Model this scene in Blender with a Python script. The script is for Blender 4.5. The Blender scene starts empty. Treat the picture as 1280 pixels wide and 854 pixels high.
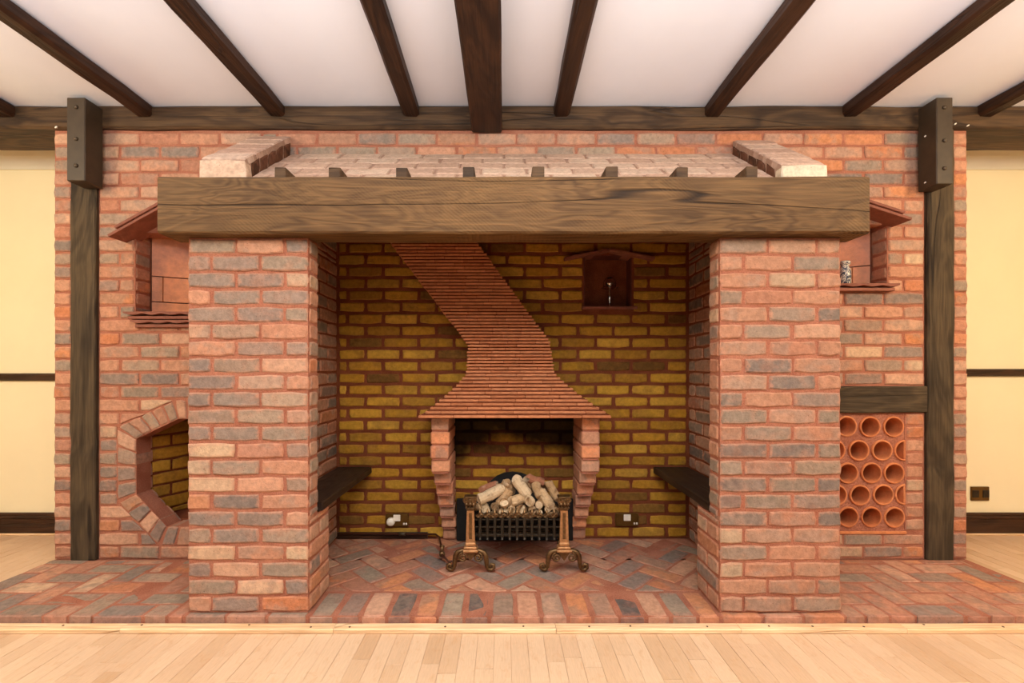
import bpy, math, random
from mathutils import Vector, Matrix
R = random.Random(7)
SC = bpy.context.scene
COL = SC.collection

# ---------------------------------------------------------------- camera, world, lights, exposure
F, CX, CY, ZC = 568.9, 630.0, 465.0, 1.055          # focal length in pixels, vanishing point, eye height above the hearth
cam = bpy.data.cameras.new('camera'); camo = bpy.data.objects.new('camera', cam); COL.objects.link(camo)
cam.sensor_width = 36; cam.lens = 16
cam.shift_x = (640 - CX) / 1280; cam.shift_y = (CY - 427) / 1280
cam.clip_start = 0.02
camo.location = (0, 0, ZC); camo.rotation_euler = (math.pi/2, 0, 0)
SC.camera = camo
W = bpy.data.worlds.new('world'); SC.world = W; W.use_nodes = True
W.node_tree.nodes['Background'].inputs[0].default_value = (0.86, 0.92, 1.0, 1)
W.node_tree.nodes['Background'].inputs[1].default_value = 0.15

def area(name, loc, aim, size, energy, col, sy=None):
    l = bpy.data.lights.new(name, 'AREA'); l.energy = energy; l.color = col; l.size = size
    if sy: l.shape = 'RECTANGLE'; l.size_y = sy
    o = bpy.data.objects.new(name, l); COL.objects.link(o); o.location = loc
    o.rotation_euler = (Vector(aim) - Vector(loc)).to_track_quat('-Z', 'Y').to_euler()
    return o
area('window_daylight', (0, -3.4, 1.5), (0, 2.5, 1.2), 5.0, 22, (1.0, 0.96, 0.92), 2.0)
area('ceiling_bounce_light', (0, -0.2, 1.7), (0, -0.2, 3.0), 5.0, 290, (0.80, 0.90, 1.0), 1.8)  # unseen upward light added so the ceiling brightens and bounces light down
area('lamp_light_left', (-3.1, 0.7, 2.2), (-2.2, 3.0, 0.8), 0.6, 42, (1.0, 0.86, 0.62))
area('lamp_light_right', (3.1, 0.7, 2.2), (2.2, 3.0, 0.8), 0.6, 46, (1.0, 0.78, 0.48))
area('overhead_fill_light', (0.0, 0.6, 2.35), (0, 1.7, 0.0), 0.9, 36, (1.0, 0.88, 0.70))  # unseen overhead light added for direct top-down light
vs = SC.view_settings
vs.view_transform = 'Standard'; vs.look = 'None'; vs.gamma = 1; vs.use_curve_mapping = False; vs.exposure = -0.2

# ---------------------------------------------------------------- helpers
def lin(c):
    out = []
    for v in c[:3]:
        v /= 255.0
        out.append(v/12.92 if v <= 0.04045 else ((v+0.055)/1.055)**2.4)
    return (*out, 1.0)
def px(x, y, Y): return Vector(((x-CX)*Y/F, Y, ZC-(y-CY)*Y/F))
def X_(x, Y): return (x-CX)*Y/F
def Z_(y, Y): return ZC-(y-CY)*Y/F

class N:
    """tiny node-graph writer"""
    def __init__(s, name, rough=0.8, metallic=0.0, spec=0.3):
        s.m = bpy.data.materials.new(name); s.m.use_nodes = True
        s.t = s.m.node_tree; s.b = s.t.nodes['Principled BSDF']
        s.b.inputs['Roughness'].default_value = rough; s.b.inputs['Metallic'].default_value = metallic
        s.b.inputs['Specular IOR Level'].default_value = spec
    def n(s, typ, **kw):
        nd = s.t.nodes.new(typ)
        for k, v in kw.items():
            if k.startswith('i_'):
                nd.inputs[k[2:].replace('_', ' ')].default_value = v
            else: setattr(nd, k, v)
        return nd
    def l(s, a, b): s.t.links.new(a, b)
    def put(s, sock, v):
        if isinstance(v, bpy.types.NodeSocket): s.l(v, sock)
        else: sock.default_value = v
    def math(s, op, a, b=0.0, clamp=False):
        nd = s.n('ShaderNodeMath', operation=op, use_clamp=clamp); s.put(nd.inputs[0], a); s.put(nd.inputs[1], b); return nd.outputs[0]
    def mix(s, f, a, b, mode='MIX'):
        nd = s.n('ShaderNodeMix', data_type='RGBA', blend_type=mode); s.put(nd.inputs[0], f); s.put(nd.inputs[6], a); s.put(nd.inputs[7], b); return nd.outputs[2]
    def ramp(s, f, stops):
        nd = s.n('ShaderNodeValToRGB'); e = nd.color_ramp.elements
        while len(e) < len(stops): e.new(0.5)
        for el, (p, c) in zip(e, stops):
            el.position = p; el.color = c if len(c) == 4 else (*c, 1)
        s.put(nd.inputs[0], f); return nd.outputs[0]
    def ss(s, v, lo, hi, a=0.0, b=1.0):
        nd = s.n('ShaderNodeMapRange', interpolation_type='SMOOTHSTEP'); s.put(nd.inputs[0], v)
        for i, q in enumerate((lo, hi, a, b)): nd.inputs[i+1].default_value = q
        return nd.outputs[0]
    def noise(s, vec, scale, detail=3, rough=0.55, dist=0.0):
        nd = s.n('ShaderNodeTexNoise'); s.l(vec, nd.inputs['Vector'])
        nd.inputs['Scale'].default_value = scale; nd.inputs['Detail'].default_value = detail
        nd.inputs['Roughness'].default_value = rough; nd.inputs['Distortion'].default_value = dist
        return nd.outputs[0]
    def coords(s, scale=(1, 1, 1), random=True):
        tc = s.n('ShaderNodeTexCoord'); oi = s.n('ShaderNodeObjectInfo')
        mp = s.n('ShaderNodeMapping'); s.l(tc.outputs['Object'], mp.inputs[0]); mp.inputs['Scale'].default_value = scale
        if not random: return mp.outputs[0], tc, oi
        v = s.n('ShaderNodeVectorMath', operation='SCALE'); v.inputs[0].default_value = (37, 53, 71); s.l(oi.outputs['Random'], v.inputs['Scale'])
        ad = s.n('ShaderNodeVectorMath', operation='ADD'); s.l(mp.outputs[0], ad.inputs[0]); s.l(v.outputs[0], ad.inputs[1])
        return ad.outputs[0], tc, oi
    def bump(s, h, strength=0.5, dist=0.004):
        nd = s.n('ShaderNodeBump'); nd.inputs['Strength'].default_value = strength; nd.inputs['Distance'].default_value = dist
        s.l(h, nd.inputs['Height']); s.l(nd.outputs[0], s.b.inputs['Normal'])
    def out(s, col): s.put(s.b.inputs['Base Color'], col); return s.m

def soot_stain(g, c, v):
    geo = g.n('ShaderNodeNewGeometry'); sp = g.n('ShaderNodeSeparateXYZ'); g.l(geo.outputs['Position'], sp.inputs[0])
    n = g.math('MULTIPLY', g.math('SUBTRACT', g.noise(geo.outputs['Position'], 7, 3), .5), .22)
    ax = g.math('ABSOLUTE', g.math('SUBTRACT', sp.outputs[0], .06))
    edge = g.math('MULTIPLY', g.math('MULTIPLY', ax, ax), .9)
    up = g.ss(g.math('ADD', g.math('ADD', sp.outputs[2], n), edge), .54, .70)
    m = g.math('MULTIPLY', g.math('MULTIPLY', up, g.ss(ax, .375, .395, 1, 0)), g.math('MULTIPLY', g.ss(sp.outputs[2], .84, .85, 1, 0), g.ss(sp.outputs[1], 2.86, 2.87)))
    return g.mix(g.math('MULTIPLY', m, .93), c, lin((16, 12, 10)))
def m_brick(name, tint, edge_amt=0.6, dark=(60, 48, 42), patch=(150, 128, 112), patch_amt=.5, soot=False):
    """fired brick: the object's own colour, mortar smeared over its rim, pits and blotches"""
    g = N(name, 0.92, spec=0.15)
    v, tc, oi = g.coords()
    sx = g.n('ShaderNodeSeparateXYZ'); g.l(tc.outputs['Generated'], sx.inputs[0])
    def dist(sock):
        a = g.math('SUBTRACT', sock, 0.5); a = g.math('ABSOLUTE', a); return g.math('MULTIPLY', a, 2.0)
    n1 = g.noise(v, 14, 3); n2 = g.noise(v, 120, 3, .65); n3 = g.noise(v, 38, 4, .7)
    wob = g.math('MULTIPLY', g.math('SUBTRACT', n3, 0.5), 0.7)
    ex = g.ss(g.math('ADD', dist(sx.outputs[0]), wob), .78, 1.05); ez = g.ss(g.math('ADD', dist(sx.outputs[2]), wob), .5, 1.05)
    e = g.math('MULTIPLY', g.math('MAXIMUM', ex, ez), edge_amt)
    bl = g.noise(v, 9, 3, .6); thr = g.math('MULTIPLY', g.math('SUBTRACT', oi.outputs['Random'], .5), .30)
    c = g.mix(g.ss(g.math('ADD', bl, thr), .48, .62, 0, patch_amt), oi.outputs['Color'], lin(patch))
    c = g.mix(e, c, lin(tint))
    c = g.mix(g.ss(n1, .5, .75, 0, .3), c, lin(tint))
    val = g.ss(n3, .25, .75, .78, 1.18)
    c = g.mix(1.0, c, val, 'MULTIPLY')
    vo = g.n('ShaderNodeTexVoronoi'); g.l(v, vo.inputs['Vector']); vo.inputs['Scale'].default_value = 75
    pit = g.ss(vo.outputs['Distance'], .08, .2, 1, 0)
    pit = g.math('MULTIPLY', pit, g.ss(n1, .45, .6))
    c = g.mix(g.math('MULTIPLY', pit, .5), c, lin(dark))
    h = g.math('ADD', g.math('MULTIPLY', n2, .6), g.math('ADD', n3, g.math('MULTIPLY', pit, -.7)))
    g.bump(h, .55, .005)
    return g.out(soot_stain(g, c, v) if soot else c)
def m_mortar(name, c1, c2, soot=False):
    g = N(name, 0.97, spec=0.1); v, tc, oi = g.coords(random=False)
    n = g.noise(v, 10, 3); n2 = g.noise(v, 160, 3, .7)
    c = g.mix(g.ss(n, .3, .7), lin(c1), lin(c2)); c = g.mix(1.0, c, g.ss(n2, .2, .8, .75, 1.2), 'MULTIPLY')
    g.bump(n2, .7, .006); return g.out(soot_stain(g, c, v) if soot else c)
def m_timber(name, dark, mid, light, rough=0.75, saw=0.0, cracks=0.6, rings=6):
    """hewn timber, grain along local X"""
    g = N(name, rough, spec=0.25); v, tc, oi = g.coords((1, 1, 1))
    mp = g.n('ShaderNodeMapping'); g.l(v, mp.inputs[0]); mp.inputs['Scale'].default_value = (1.1, 6, 6)
    d = g.noise(mp.outputs[0], 1.0, 3, .5, 1.2)
    w = g.math('FRACT', g.math('MULTIPLY', d, float(rings)))
    grain = g.ss(g.math('ABSOLUTE', g.math('SUBTRACT', w, .5)), .0, .5)
    mp2 = g.n('ShaderNodeMapping'); g.l(v, mp2.inputs[0]); mp2.inputs['Scale'].default_value = (4, 110, 110)
    fine = g.noise(mp2.outputs[0], 1.0, 3, .6)
    big = g.noise(v, 2.2, 3, .6)
    c = g.mix(g.ss(big, .3, .7), lin(dark), lin(mid))
    c = g.mix(g.math('MULTIPLY', grain, .45), c, lin(light))
    c = g.mix(1.0, c, g.ss(fine, .25, .75, .72, 1.2), 'MULTIPLY')
    mp3 = g.n('ShaderNodeMapping'); g.l(v, mp3.inputs[0]); mp3.inputs['Scale'].default_value = (.35, 6, 6)
    cr = g.math('ABSOLUTE', g.math('SUBTRACT', g.noise(mp3.outputs[0], 1.0, 2, .4), .5))
    cr = g.ss(cr, .0, .008, 1, 0)
    c = g.mix(g.math('MULTIPLY', cr, cracks), c, lin((28, 18, 12)))
    h = g.math('ADD', g.math('MULTIPLY', fine, .7), g.math('ADD', g.math('MULTIPLY', grain, .3), g.math('MULTIPLY', cr, -1.2)))
    if saw:
        mp4 = g.n('ShaderNodeMapping'); g.l(v, mp4.inputs[0]); mp4.inputs['Rotation'].default_value = (0, math.radians(52), 0)
        wv = g.n('ShaderNodeTexWave'); g.l(mp4.outputs[0], wv.inputs['Vector']); wv.inputs['Scale'].default_value = 26; wv.inputs['Distortion'].default_value = 2.5
        sm = g.math('MULTIPLY', wv.outputs['Fac'], g.ss(g.noise(v, 3.0, 2), .45, .65))
        c = g.mix(g.math('MULTIPLY', sm, saw), c, lin(light)); h = g.math('ADD', h, g.math('MULTIPLY', sm, .35))
    g.bump(h, .6, .006); return g.out(c)
def m_plain(name, c, rough=0.6, metallic=0.0, var=0.08, scale=30, bump=0.0, spec=0.4):
    g = N(name, rough, metallic, spec); v, tc, oi = g.coords()
    n = g.noise(v, scale, 4, .6)
    if bump: g.bump(n, bump, .004)
    return g.out(g.mix(1.0, lin(c), g.ss(n, .25, .75, 1-var, 1+var), 'MULTIPLY'))
def m_tile(name, c1, c2, rough=.75, spec=.3):
    g = N(name, rough, spec=spec); v, tc, oi = g.coords()
    n = g.noise(v, 22, 4, .65); n2 = g.noise(v, 140, 2)
    c = g.mix(oi.outputs['Random'], lin(c1), lin(c2)); c = g.mix(1.0, c, g.ss(n, .25, .75, .8, 1.15), 'MULTIPLY')
    g.bump(g.math('ADD', n, g.math('MULTIPLY', n2, .4)), .5, .004); return g.out(c)
def m_floor():
    g = N('laminate_oak', .42, spec=.4); v, tc, oi = g.coords()
    mp = g.n('ShaderNodeMapping'); g.l(v, mp.inputs[0]); mp.inputs['Scale'].default_value = (40, 2.2, 20)
    d = g.noise(mp.outputs[0], 1.0, 4, .6, .6)
    mp2 = g.n('ShaderNodeMapping'); g.l(v, mp2.inputs[0]); mp2.inputs['Scale'].default_value = (300, 14, 20)
    f = g.noise(mp2.outputs[0], 1.0, 2)
    c = g.ramp(oi.outputs['Random'], [(0, lin((208, 172, 138))), (.5, lin((218, 184, 150))), (1, lin((198, 160, 124)))])
    c = g.mix(g.ss(d, .5, .75, 0, .4), c, lin((196, 146, 100)))
    c = g.mix(1.0, c, g.ss(f, .3, .7, .94, 1.04), 'MULTIPLY'); return g.out(c)

M = {}
M['brick'] = m_brick('red_brick', (184, 126, 98), .6)
M['brick_pale'] = m_brick('mortar_washed_brick', (188, 154, 134), .4, patch=(180, 148, 128), patch_amt=.4)
M['brick_yellow'] = m_brick('yellow_stock_brick', (150, 96, 48), .28, patch=(136, 100, 44), patch_amt=.45, soot=True)
M['brick_shade'] = m_brick('shade_toned_brick', (62, 42, 24), .4, patch=(40, 30, 20), patch_amt=.6)  # dark tone that carries the shade of the shoulders' inner faces
M['brick_hearth'] = m_brick('hearth_brick', (172, 112, 92), .4, patch=(134, 114, 100), patch_amt=.5)
M['mortar'] = m_mortar('red_mortar', (158, 98, 76), (174, 114, 90))
M['mortar_dark'] = m_mortar('brown_mortar', (112, 58, 36), (130, 72, 46), True)
M['mortar_pale'] = m_mortar('pale_mortar', (176, 142, 122), (164, 128, 108))
M['lintel'] = m_timber('oak_lintel', (80, 57, 34), (100, 73, 44), (128, 96, 60), .7, .22, .85, 13)
M['timber'] = m_timber('dark_oak', (50, 35, 23), (78, 55, 34), (108, 80, 52), .6, 0, .5, 5)
M['joist'] = m_timber('stained_joist', (36, 20, 12), (54, 32, 18), (78, 48, 28), .5, 0, .4, 5)
M['post'] = m_timber('weathered_post', (46, 36, 25), (70, 56, 38), (98, 80, 57), .8, 0, .8, 6)
M['bench'] = m_timber('black_bench_board', (34, 24, 18), (46, 32, 24), (66, 48, 36), .5, 0, .3, 5)
M['bracket'] = m_plain('painted_iron', (60, 46, 31), .5, .0, .15, 20)
M['bolt'] = m_plain('bolt_iron', (72, 58, 42), .45, .3)
M['plaster'] = m_plain('white_ceiling_paint', (242, 241, 244), .95, 0, .015, 3)
M['cream'] = m_plain('cream_wall_paint', (242, 226, 186), .9, 0, .02, 3)
M['coving'] = m_plain('coving_paint', (226, 216, 192), .9, 0, .02, 3)
M['darkwood'] = m_timber('dark_skirting', (40, 22, 14), (58, 34, 22), (80, 50, 32), .4, 0, .2, 4)
M['floor'] = m_floor()
M['floor_sub'] = m_plain('floor_joint', (196, 150, 104), .7)
M['pine'] = m_timber('pine_strip', (226, 180, 132), (236, 196, 150), (246, 214, 172), .5, 0, .1, 4)
M['screw'] = m_plain('screw_hole', (92, 60, 40), .6)
M['tile'] = m_tile('clay_hood_tile', (178, 108, 68), (198, 128, 86))
M['rooftile'] = m_tile('dull_red_roof_tile', (126, 74, 58), (146, 90, 70))  # kept darker overall to stand for the shadow under the tiles
M['terracotta'] = m_tile('glazed_terracotta', (198, 118, 64), (208, 130, 74), .35, .5)
M['pipe'] = m_tile('clay_pipe', (196, 114, 68), (210, 132, 84), .7)
M['concrete'] = m_brick('pitted_block', (204, 178, 154), .3, (60, 42, 34), patch=(206, 184, 158), patch_amt=.3)
M['iron'] = m_plain('black_cast_iron', (52, 44, 34), .45, .6, .25, 60, .3)
M['soot'] = m_plain('sooty_fireback', (22, 18, 15), .85, .1, .2, 30, .3)
M['bronze'] = m_plain('dark_bronze', (112, 84, 54), .42, .8, .3, 70, .3)
M['brass'] = m_plain('antique_brass_column', (178, 130, 86), .45, .55, .25, 60, .3)
M['brassplate'] = m_plain('tarnished_brass_plate', (106, 78, 34), .4, .7, .15, 20)
M['white'] = m_plain('white_plastic', (236, 226, 208), .4)
M['silver'] = m_plain('polished_silver', (225, 220, 212), .18, 1.0, .05)
M['copper'] = m_plain('copper_gas_pipe', (84, 48, 34), .5, .5)
def m_log():
    g = N('ceramic_log', .95, spec=.1); v, tc, oi = g.coords()
    n = g.noise(v, 40, 4, .7); n2 = g.noise(v, 16, 3)
    c = g.mix(g.ss(n, .45, .8, 0, .8), oi.outputs['Color'], lin((96, 72, 50)))
    c = g.mix(g.ss(n2, .55, .75, 0, .5), c, lin((205, 185, 158))); g.bump(n, .9, .01); return g.out(c)
M['log'] = m_log()
M['log_end'] = m_plain('cut_log_end', (204, 178, 144), .95, 0, .25, 60, .5, .1)
def m_glass():
    g = N('clear_glass', .03); g.b.inputs['Transmission Weight'].default_value = 1.0; g.b.inputs['IOR'].default_value = 1.3
    return g.out((1, 1, 1, 1))
M['glass'] = m_glass()
def m_bottle():
    g = N('painted_ceramic', .25, spec=.5); tc = g.n('ShaderNodeTexCoord')
    n = g.noise(tc.outputs['Object'], 70, 2, .6, 1.5)
    c = g.ramp(n, [(.42, lin((38, 42, 60))), (.5, lin((120, 122, 130))), (.55, lin((214, 200, 178)))]); return g.out(c)
M['bottle'] = m_bottle()

def tag(o, label=None, cat=None, group=None, kind=None):
    if label: o['label'] = label
    if cat: o['category'] = cat
    if group: o['group'] = group
    if kind: o['kind'] = kind
    return o
def link(name, me, mat, parent=None):
    o = bpy.data.objects.new(name, me); COL.objects.link(o)
    if mat is not None and not me.materials: me.materials.append(M[mat])
    if parent is not None: o.parent = parent
    return o
def empty(name, loc=(0, 0, 0)):
    o = bpy.data.objects.new(name, None); COL.objects.link(o); o.location = loc; o.empty_display_size = .05
    return o
def mesh(name, v, f, smooth=False):
    me = bpy.data.meshes.new(name); me.from_pydata([tuple(p) for p in v], [], f); me.update()
    if smooth: me.polygons.foreach_set('use_smooth', [True]*len(me.polygons))
    return me
class MB:
    def __init__(s): s.v = []; s.f = []
    def add(s, v, f):
        b = len(s.v); s.v += [Vector(p) for p in v]; s.f += [tuple(i+b for i in q) for q in f]; return s
    def box(s, x0, x1, y0, y1, z0, z1):
        return s.add([(x0,y0,z0),(x1,y0,z0),(x1,y1,z0),(x0,y1,z0),(x0,y0,z1),(x1,y0,z1),(x1,y1,z1),(x0,y1,z1)],
                     [(0,3,2,1),(4,5,6,7),(0,1,5,4),(1,2,6,5),(2,3,7,6),(3,0,4,7)])
    def cbox(s, x0, x1, y0, y1, z0, z1, c=.004):
        """box with chamfered edges"""
        v = []; X = (x0, x1); Y = (y0, y1); Z = (z0, z1); idx = {}
        for i in (0,1):
            for j in (0,1):
                for k in (0,1):
                    sx, sy, sz = (c if i == 0 else -c), (c if j == 0 else -c), (c if k == 0 else -c)
                    for a, p in (('x', (X[i], Y[j]+sy, Z[k]+sz)), ('y', (X[i]+sx, Y[j], Z[k]+sz)), ('z', (X[i]+sx, Y[j]+sy, Z[k]))):
                        idx[(i,j,k,a)] = len(v); v.append(p)
        f = []
        for i in (0,1):
            q = [idx[(i,j,k,'x')] for j,k in ((0,0),(1,0),(1,1),(0,1))]; f.append(tuple(q if i else q[::-1]))
            q = [idx[(j,i,k,'y')] for j,k in ((0,0),(0,1),(1,1),(1,0))]; f.append(tuple(q if i else q[::-1]))
            q = [idx[(j,k,i,'z')] for j,k in ((0,0),(1,0),(1,1),(0,1))]; f.append(tuple(q if i else q[::-1]))
        for a in (0,1):
            for b in (0,1):
                q = [idx[(a,b,0,'x')], idx[(a,b,0,'y')], idx[(a,b,1,'y')], idx[(a,b,1,'x')]]; f.append(tuple(q if a == b else q[::-1]))
                q = [idx[(a,0,b,'x')], idx[(a,0,b,'z')], idx[(a,1,b,'z')], idx[(a,1,b,'x')]]; f.append(tuple(q[::-1] if a == b else q))
                q = [idx[(0,a,b,'y')], idx[(0,a,b,'z')], idx[(1,a,b,'z')], idx[(1,a,b,'y')]]; f.append(tuple(q if a == b else q[::-1]))
                for k in (0,1):
                    t = [idx[(a,b,k,'x')], idx[(a,b,k,'y')], idx[(a,b,k,'z')]]; f.append(tuple(t if (a+b+k) % 2 else t[::-1]))
        return s.add(v, f)
    def prism(s, poly, axis, a0, a1):
        """polygon given in the two other axes, extruded along axis"""
        n = len(poly)
        def P(u, w, a): return {'x': (a, u, w), 'y': (u, a, w), 'z': (u, w, a)}[axis]
        v = [P(u, w, a0) for u, w in poly] + [P(u, w, a1) for u, w in poly]
        f = [tuple(range(n))[::-1], tuple(range(n, 2*n))] + [(i, (i+1) % n, (i+1) % n+n, i+n) for i in range(n)]
        return s.add(v, f)
    def tube(s, pts, r, n=8, cap=True):
        pts = [Vector(p) for p in pts]; rr = r if isinstance(r, (list, tuple)) else [r]*len(pts); rings = []
        t0 = (pts[1]-pts[0]).normalized(); up = Vector((0, 0, 1)) if abs(t0.z) < .9 else Vector((0, 1, 0))
        nx = t0.cross(up).normalized()
        vs_ = []
        for i, p in enumerate(pts):
            t = (pts[min(i+1, len(pts)-1)]-pts[max(i-1, 0)]).normalized()
            nx = (nx - t*nx.dot(t)).normalized(); ny = t.cross(nx)
            vs_ += [p+(nx*math.cos(2*math.pi*k/n)+ny*math.sin(2*math.pi*k/n))*rr[i] for k in range(n)]
        f = [(i*n+k, i*n+(k+1) % n, (i+1)*n+(k+1) % n, (i+1)*n+k) for i in range(len(pts)-1) for k in range(n)]
        if cap: f += [tuple(range(n))[::-1], tuple(range((len(pts)-1)*n, len(pts)*n))]
        return s.add(vs_, f)
    def lathe(s, prof, n=16, c=(0, 0, 0), cap=True):
        v = [(c[0]+r*math.cos(2*math.pi*k/n), c[1]+r*math.sin(2*math.pi*k/n), c[2]+z) for r, z in prof for k in range(n)]
        f = [(i*n+k, i*n+(k+1) % n, (i+1)*n+(k+1) % n, (i+1)*n+k) for i in range(len(prof)-1) for k in range(n)]
        if cap: f += [tuple(range(n))[::-1], tuple(range((len(prof)-1)*n, len(prof)*n))]
        return s.add(v, f)
    def build(s, name, mat, parent=None, smooth=False, jitter=0, origin=None):
        v = s.v
        if jitter: v = [p+Vector((R.uniform(-1, 1), R.uniform(-1, 1), R.uniform(-1, 1)))*jitter for p in v]
        if origin is not None: v = [p-Vector(origin) for p in v]
        o = link(name, mesh(name, v, s.f, smooth), mat, parent)
        if origin is not None: o.location = origin
        return o

# bricks: a frame is (origin, u axis, v axis, normal); local x = u, local z = v, local -y = out of the wall
class Frame:
    def __init__(s, o, u, v, n): s.o, s.u, s.v, s.n = Vector(o), Vector(u).normalized(), Vector(v).normalized(), Vector(n).normalized()
    def mat(s, cu, cv, off=0.0, rot=0.0):
        u = s.u*math.cos(rot)+s.v*math.sin(rot); v = -s.u*math.sin(rot)+s.v*math.cos(rot); y = -s.n
        p = s.o+s.u*cu+s.v*cv+s.n*off
        return Matrix(((u.x, y.x, v.x, p.x), (u.y, y.y, v.y, p.y), (u.z, y.z, v.z, p.z), (0, 0, 0, 1)))
def area2(p): return .5*sum(p[i][0]*p[(i+1) % len(p)][1]-p[(i+1) % len(p)][0]*p[i][1] for i in range(len(p)))
def clip(poly, a, b, c):
    """keep a*x+b*y <= c"""
    out = []
    for i in range(len(poly)):
        p, q = poly[i], poly[(i+1) % len(poly)]; dp, dq = a*p[0]+b*p[1]-c, a*q[0]+b*q[1]-c
        if dp <= 0: out.append(p)
        if (dp < 0 < dq) or (dq < 0 < dp):
            t = dp/(dp-dq); out.append((p[0]+(q[0]-p[0])*t, p[1]+(q[1]-p[1])*t))
    return out
def clip_rect(poly, r):
    for h in ((-1, 0, -r[0]), (1, 0, r[1]), (0, -1, -r[2]), (0, 1, r[3])):
        if len(poly) < 3: return []
        poly = clip(poly, *h)
    return poly if len(poly) >= 3 else []
def brick_mesh(poly, depth, bev=.006, jit=.0018, fine=True):
    pts = []
    for i in range(len(poly)):
        p, q = Vector(poly[i]), Vector(poly[(i+1) % len(poly)]); L = (q-p).length
        k = (3 if L > .15 else 2 if L > .05 else 1) if fine and len(poly) <= 5 else 1
        for j in range(k): pts.append(p+(q-p)*(j/k))
    c = sum(pts, Vector((0, 0)))/len(pts)
    if jit:          # worn corners
        cs = [Vector(p) for p in poly]
        pts = [p-Vector((math.copysign(R.uniform(.001, .005), p.x-c.x), math.copysign(R.uniform(.001, .005), p.y-c.y))) if any((p-q).length < 1e-6 for q in cs) else p for p in pts]
    pts = [p+Vector((R.uniform(-jit, jit), R.uniform(-jit, jit))) for p in pts]
    n = len(pts)
    ins = []
    for p in pts:
        d = p-c; sx = max(0, 1-bev/max(abs(d.x), .012)); sy = max(0, 1-bev/max(abs(d.y), .012))
        ins.append(c+Vector((d.x*sx, d.y*sy)))
    v = [(p.x, R.uniform(-.001, .001), p.y) for p in ins]+[(p.x, bev*.75, p.y) for p in pts]+[(p.x, depth, p.y) for p in pts]
    f = [tuple(range(n))]
    for i in range(n):
        j = (i+1) % n
        f += [(i, i+n, j+n, j), (i+n, i+2*n, j+2*n, j+n)]
    return mesh('brick', v, f)
CACHE = {}
def brick(fr, parent, poly, mat, col, depth=.045, off=0.0, rot=0.0, name='brick', bev=.006, jit=.0024, share=True):
    """poly in frame coordinates, counter-clockwise"""
    if area2(poly) < 0: poly = poly[::-1]
    cu = sum(p[0] for p in poly)/len(poly); cv = sum(p[1] for p in poly)/len(poly)
    ca, sa = math.cos(-rot), math.sin(-rot)
    loc = [((p[0]-cu)*ca-(p[1]-cv)*sa, (p[0]-cu)*sa+(p[1]-cv)*ca) for p in poly]
    key = (mat, depth, bev, jit, tuple((round(a, 3), round(b, 3)) for a, b in loc), R.randrange(7))
    me = CACHE.get(key) if share else None
    if me is None: me = brick_mesh(loc, depth, bev, jit); CACHE[key] = me
    o = link(name, me, mat, parent)
    o.matrix_world = fr.mat(cu, cv, off+R.uniform(-.0022, .0022), rot+R.uniform(-.006, .006)*(1 if name == 'brick' else 0))
    j = R.uniform(.92, 1.06)
    o.color = (col[0]*j, col[1]*j, col[2]*j, 1)
    return o
PINK = [lin(c) for c in ((190,142,114),(184,132,104),(194,150,122),(178,122,96),(186,136,108))]
GREY = [lin(c) for c in ((146,126,108),(136,118,106),(154,134,114),(128,112,102))]
BUFF = [lin(c) for c in ((198,166,134),(190,156,126))]
ORNG = [lin(c) for c in ((196,128,86),(188,118,80))]
YELL = [lin(c) for c in ((182,138,48),(172,126,40),(194,150,58),(158,114,40),(178,130,42))]
YDRK = [lin(c) for c in ((122,88,40),(108,76,36))]
def pal(wp=5, wg=4, wb=1, wo=1, k=1.0):
    def f(u=0, v=0):
        a = R.choice(R.choices((PINK, GREY, BUFF, ORNG), (wp, wg, wb, wo))[0]); b = R.choice(PINK+GREY); t = R.uniform(0, .3)
        return tuple((p*(1-t)+q*t)*k for p, q in zip(a, b))
    return f
def yel(u=0, v=0): return R.choice(R.choices((YELL, YDRK), (8, .7))[0])
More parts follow.
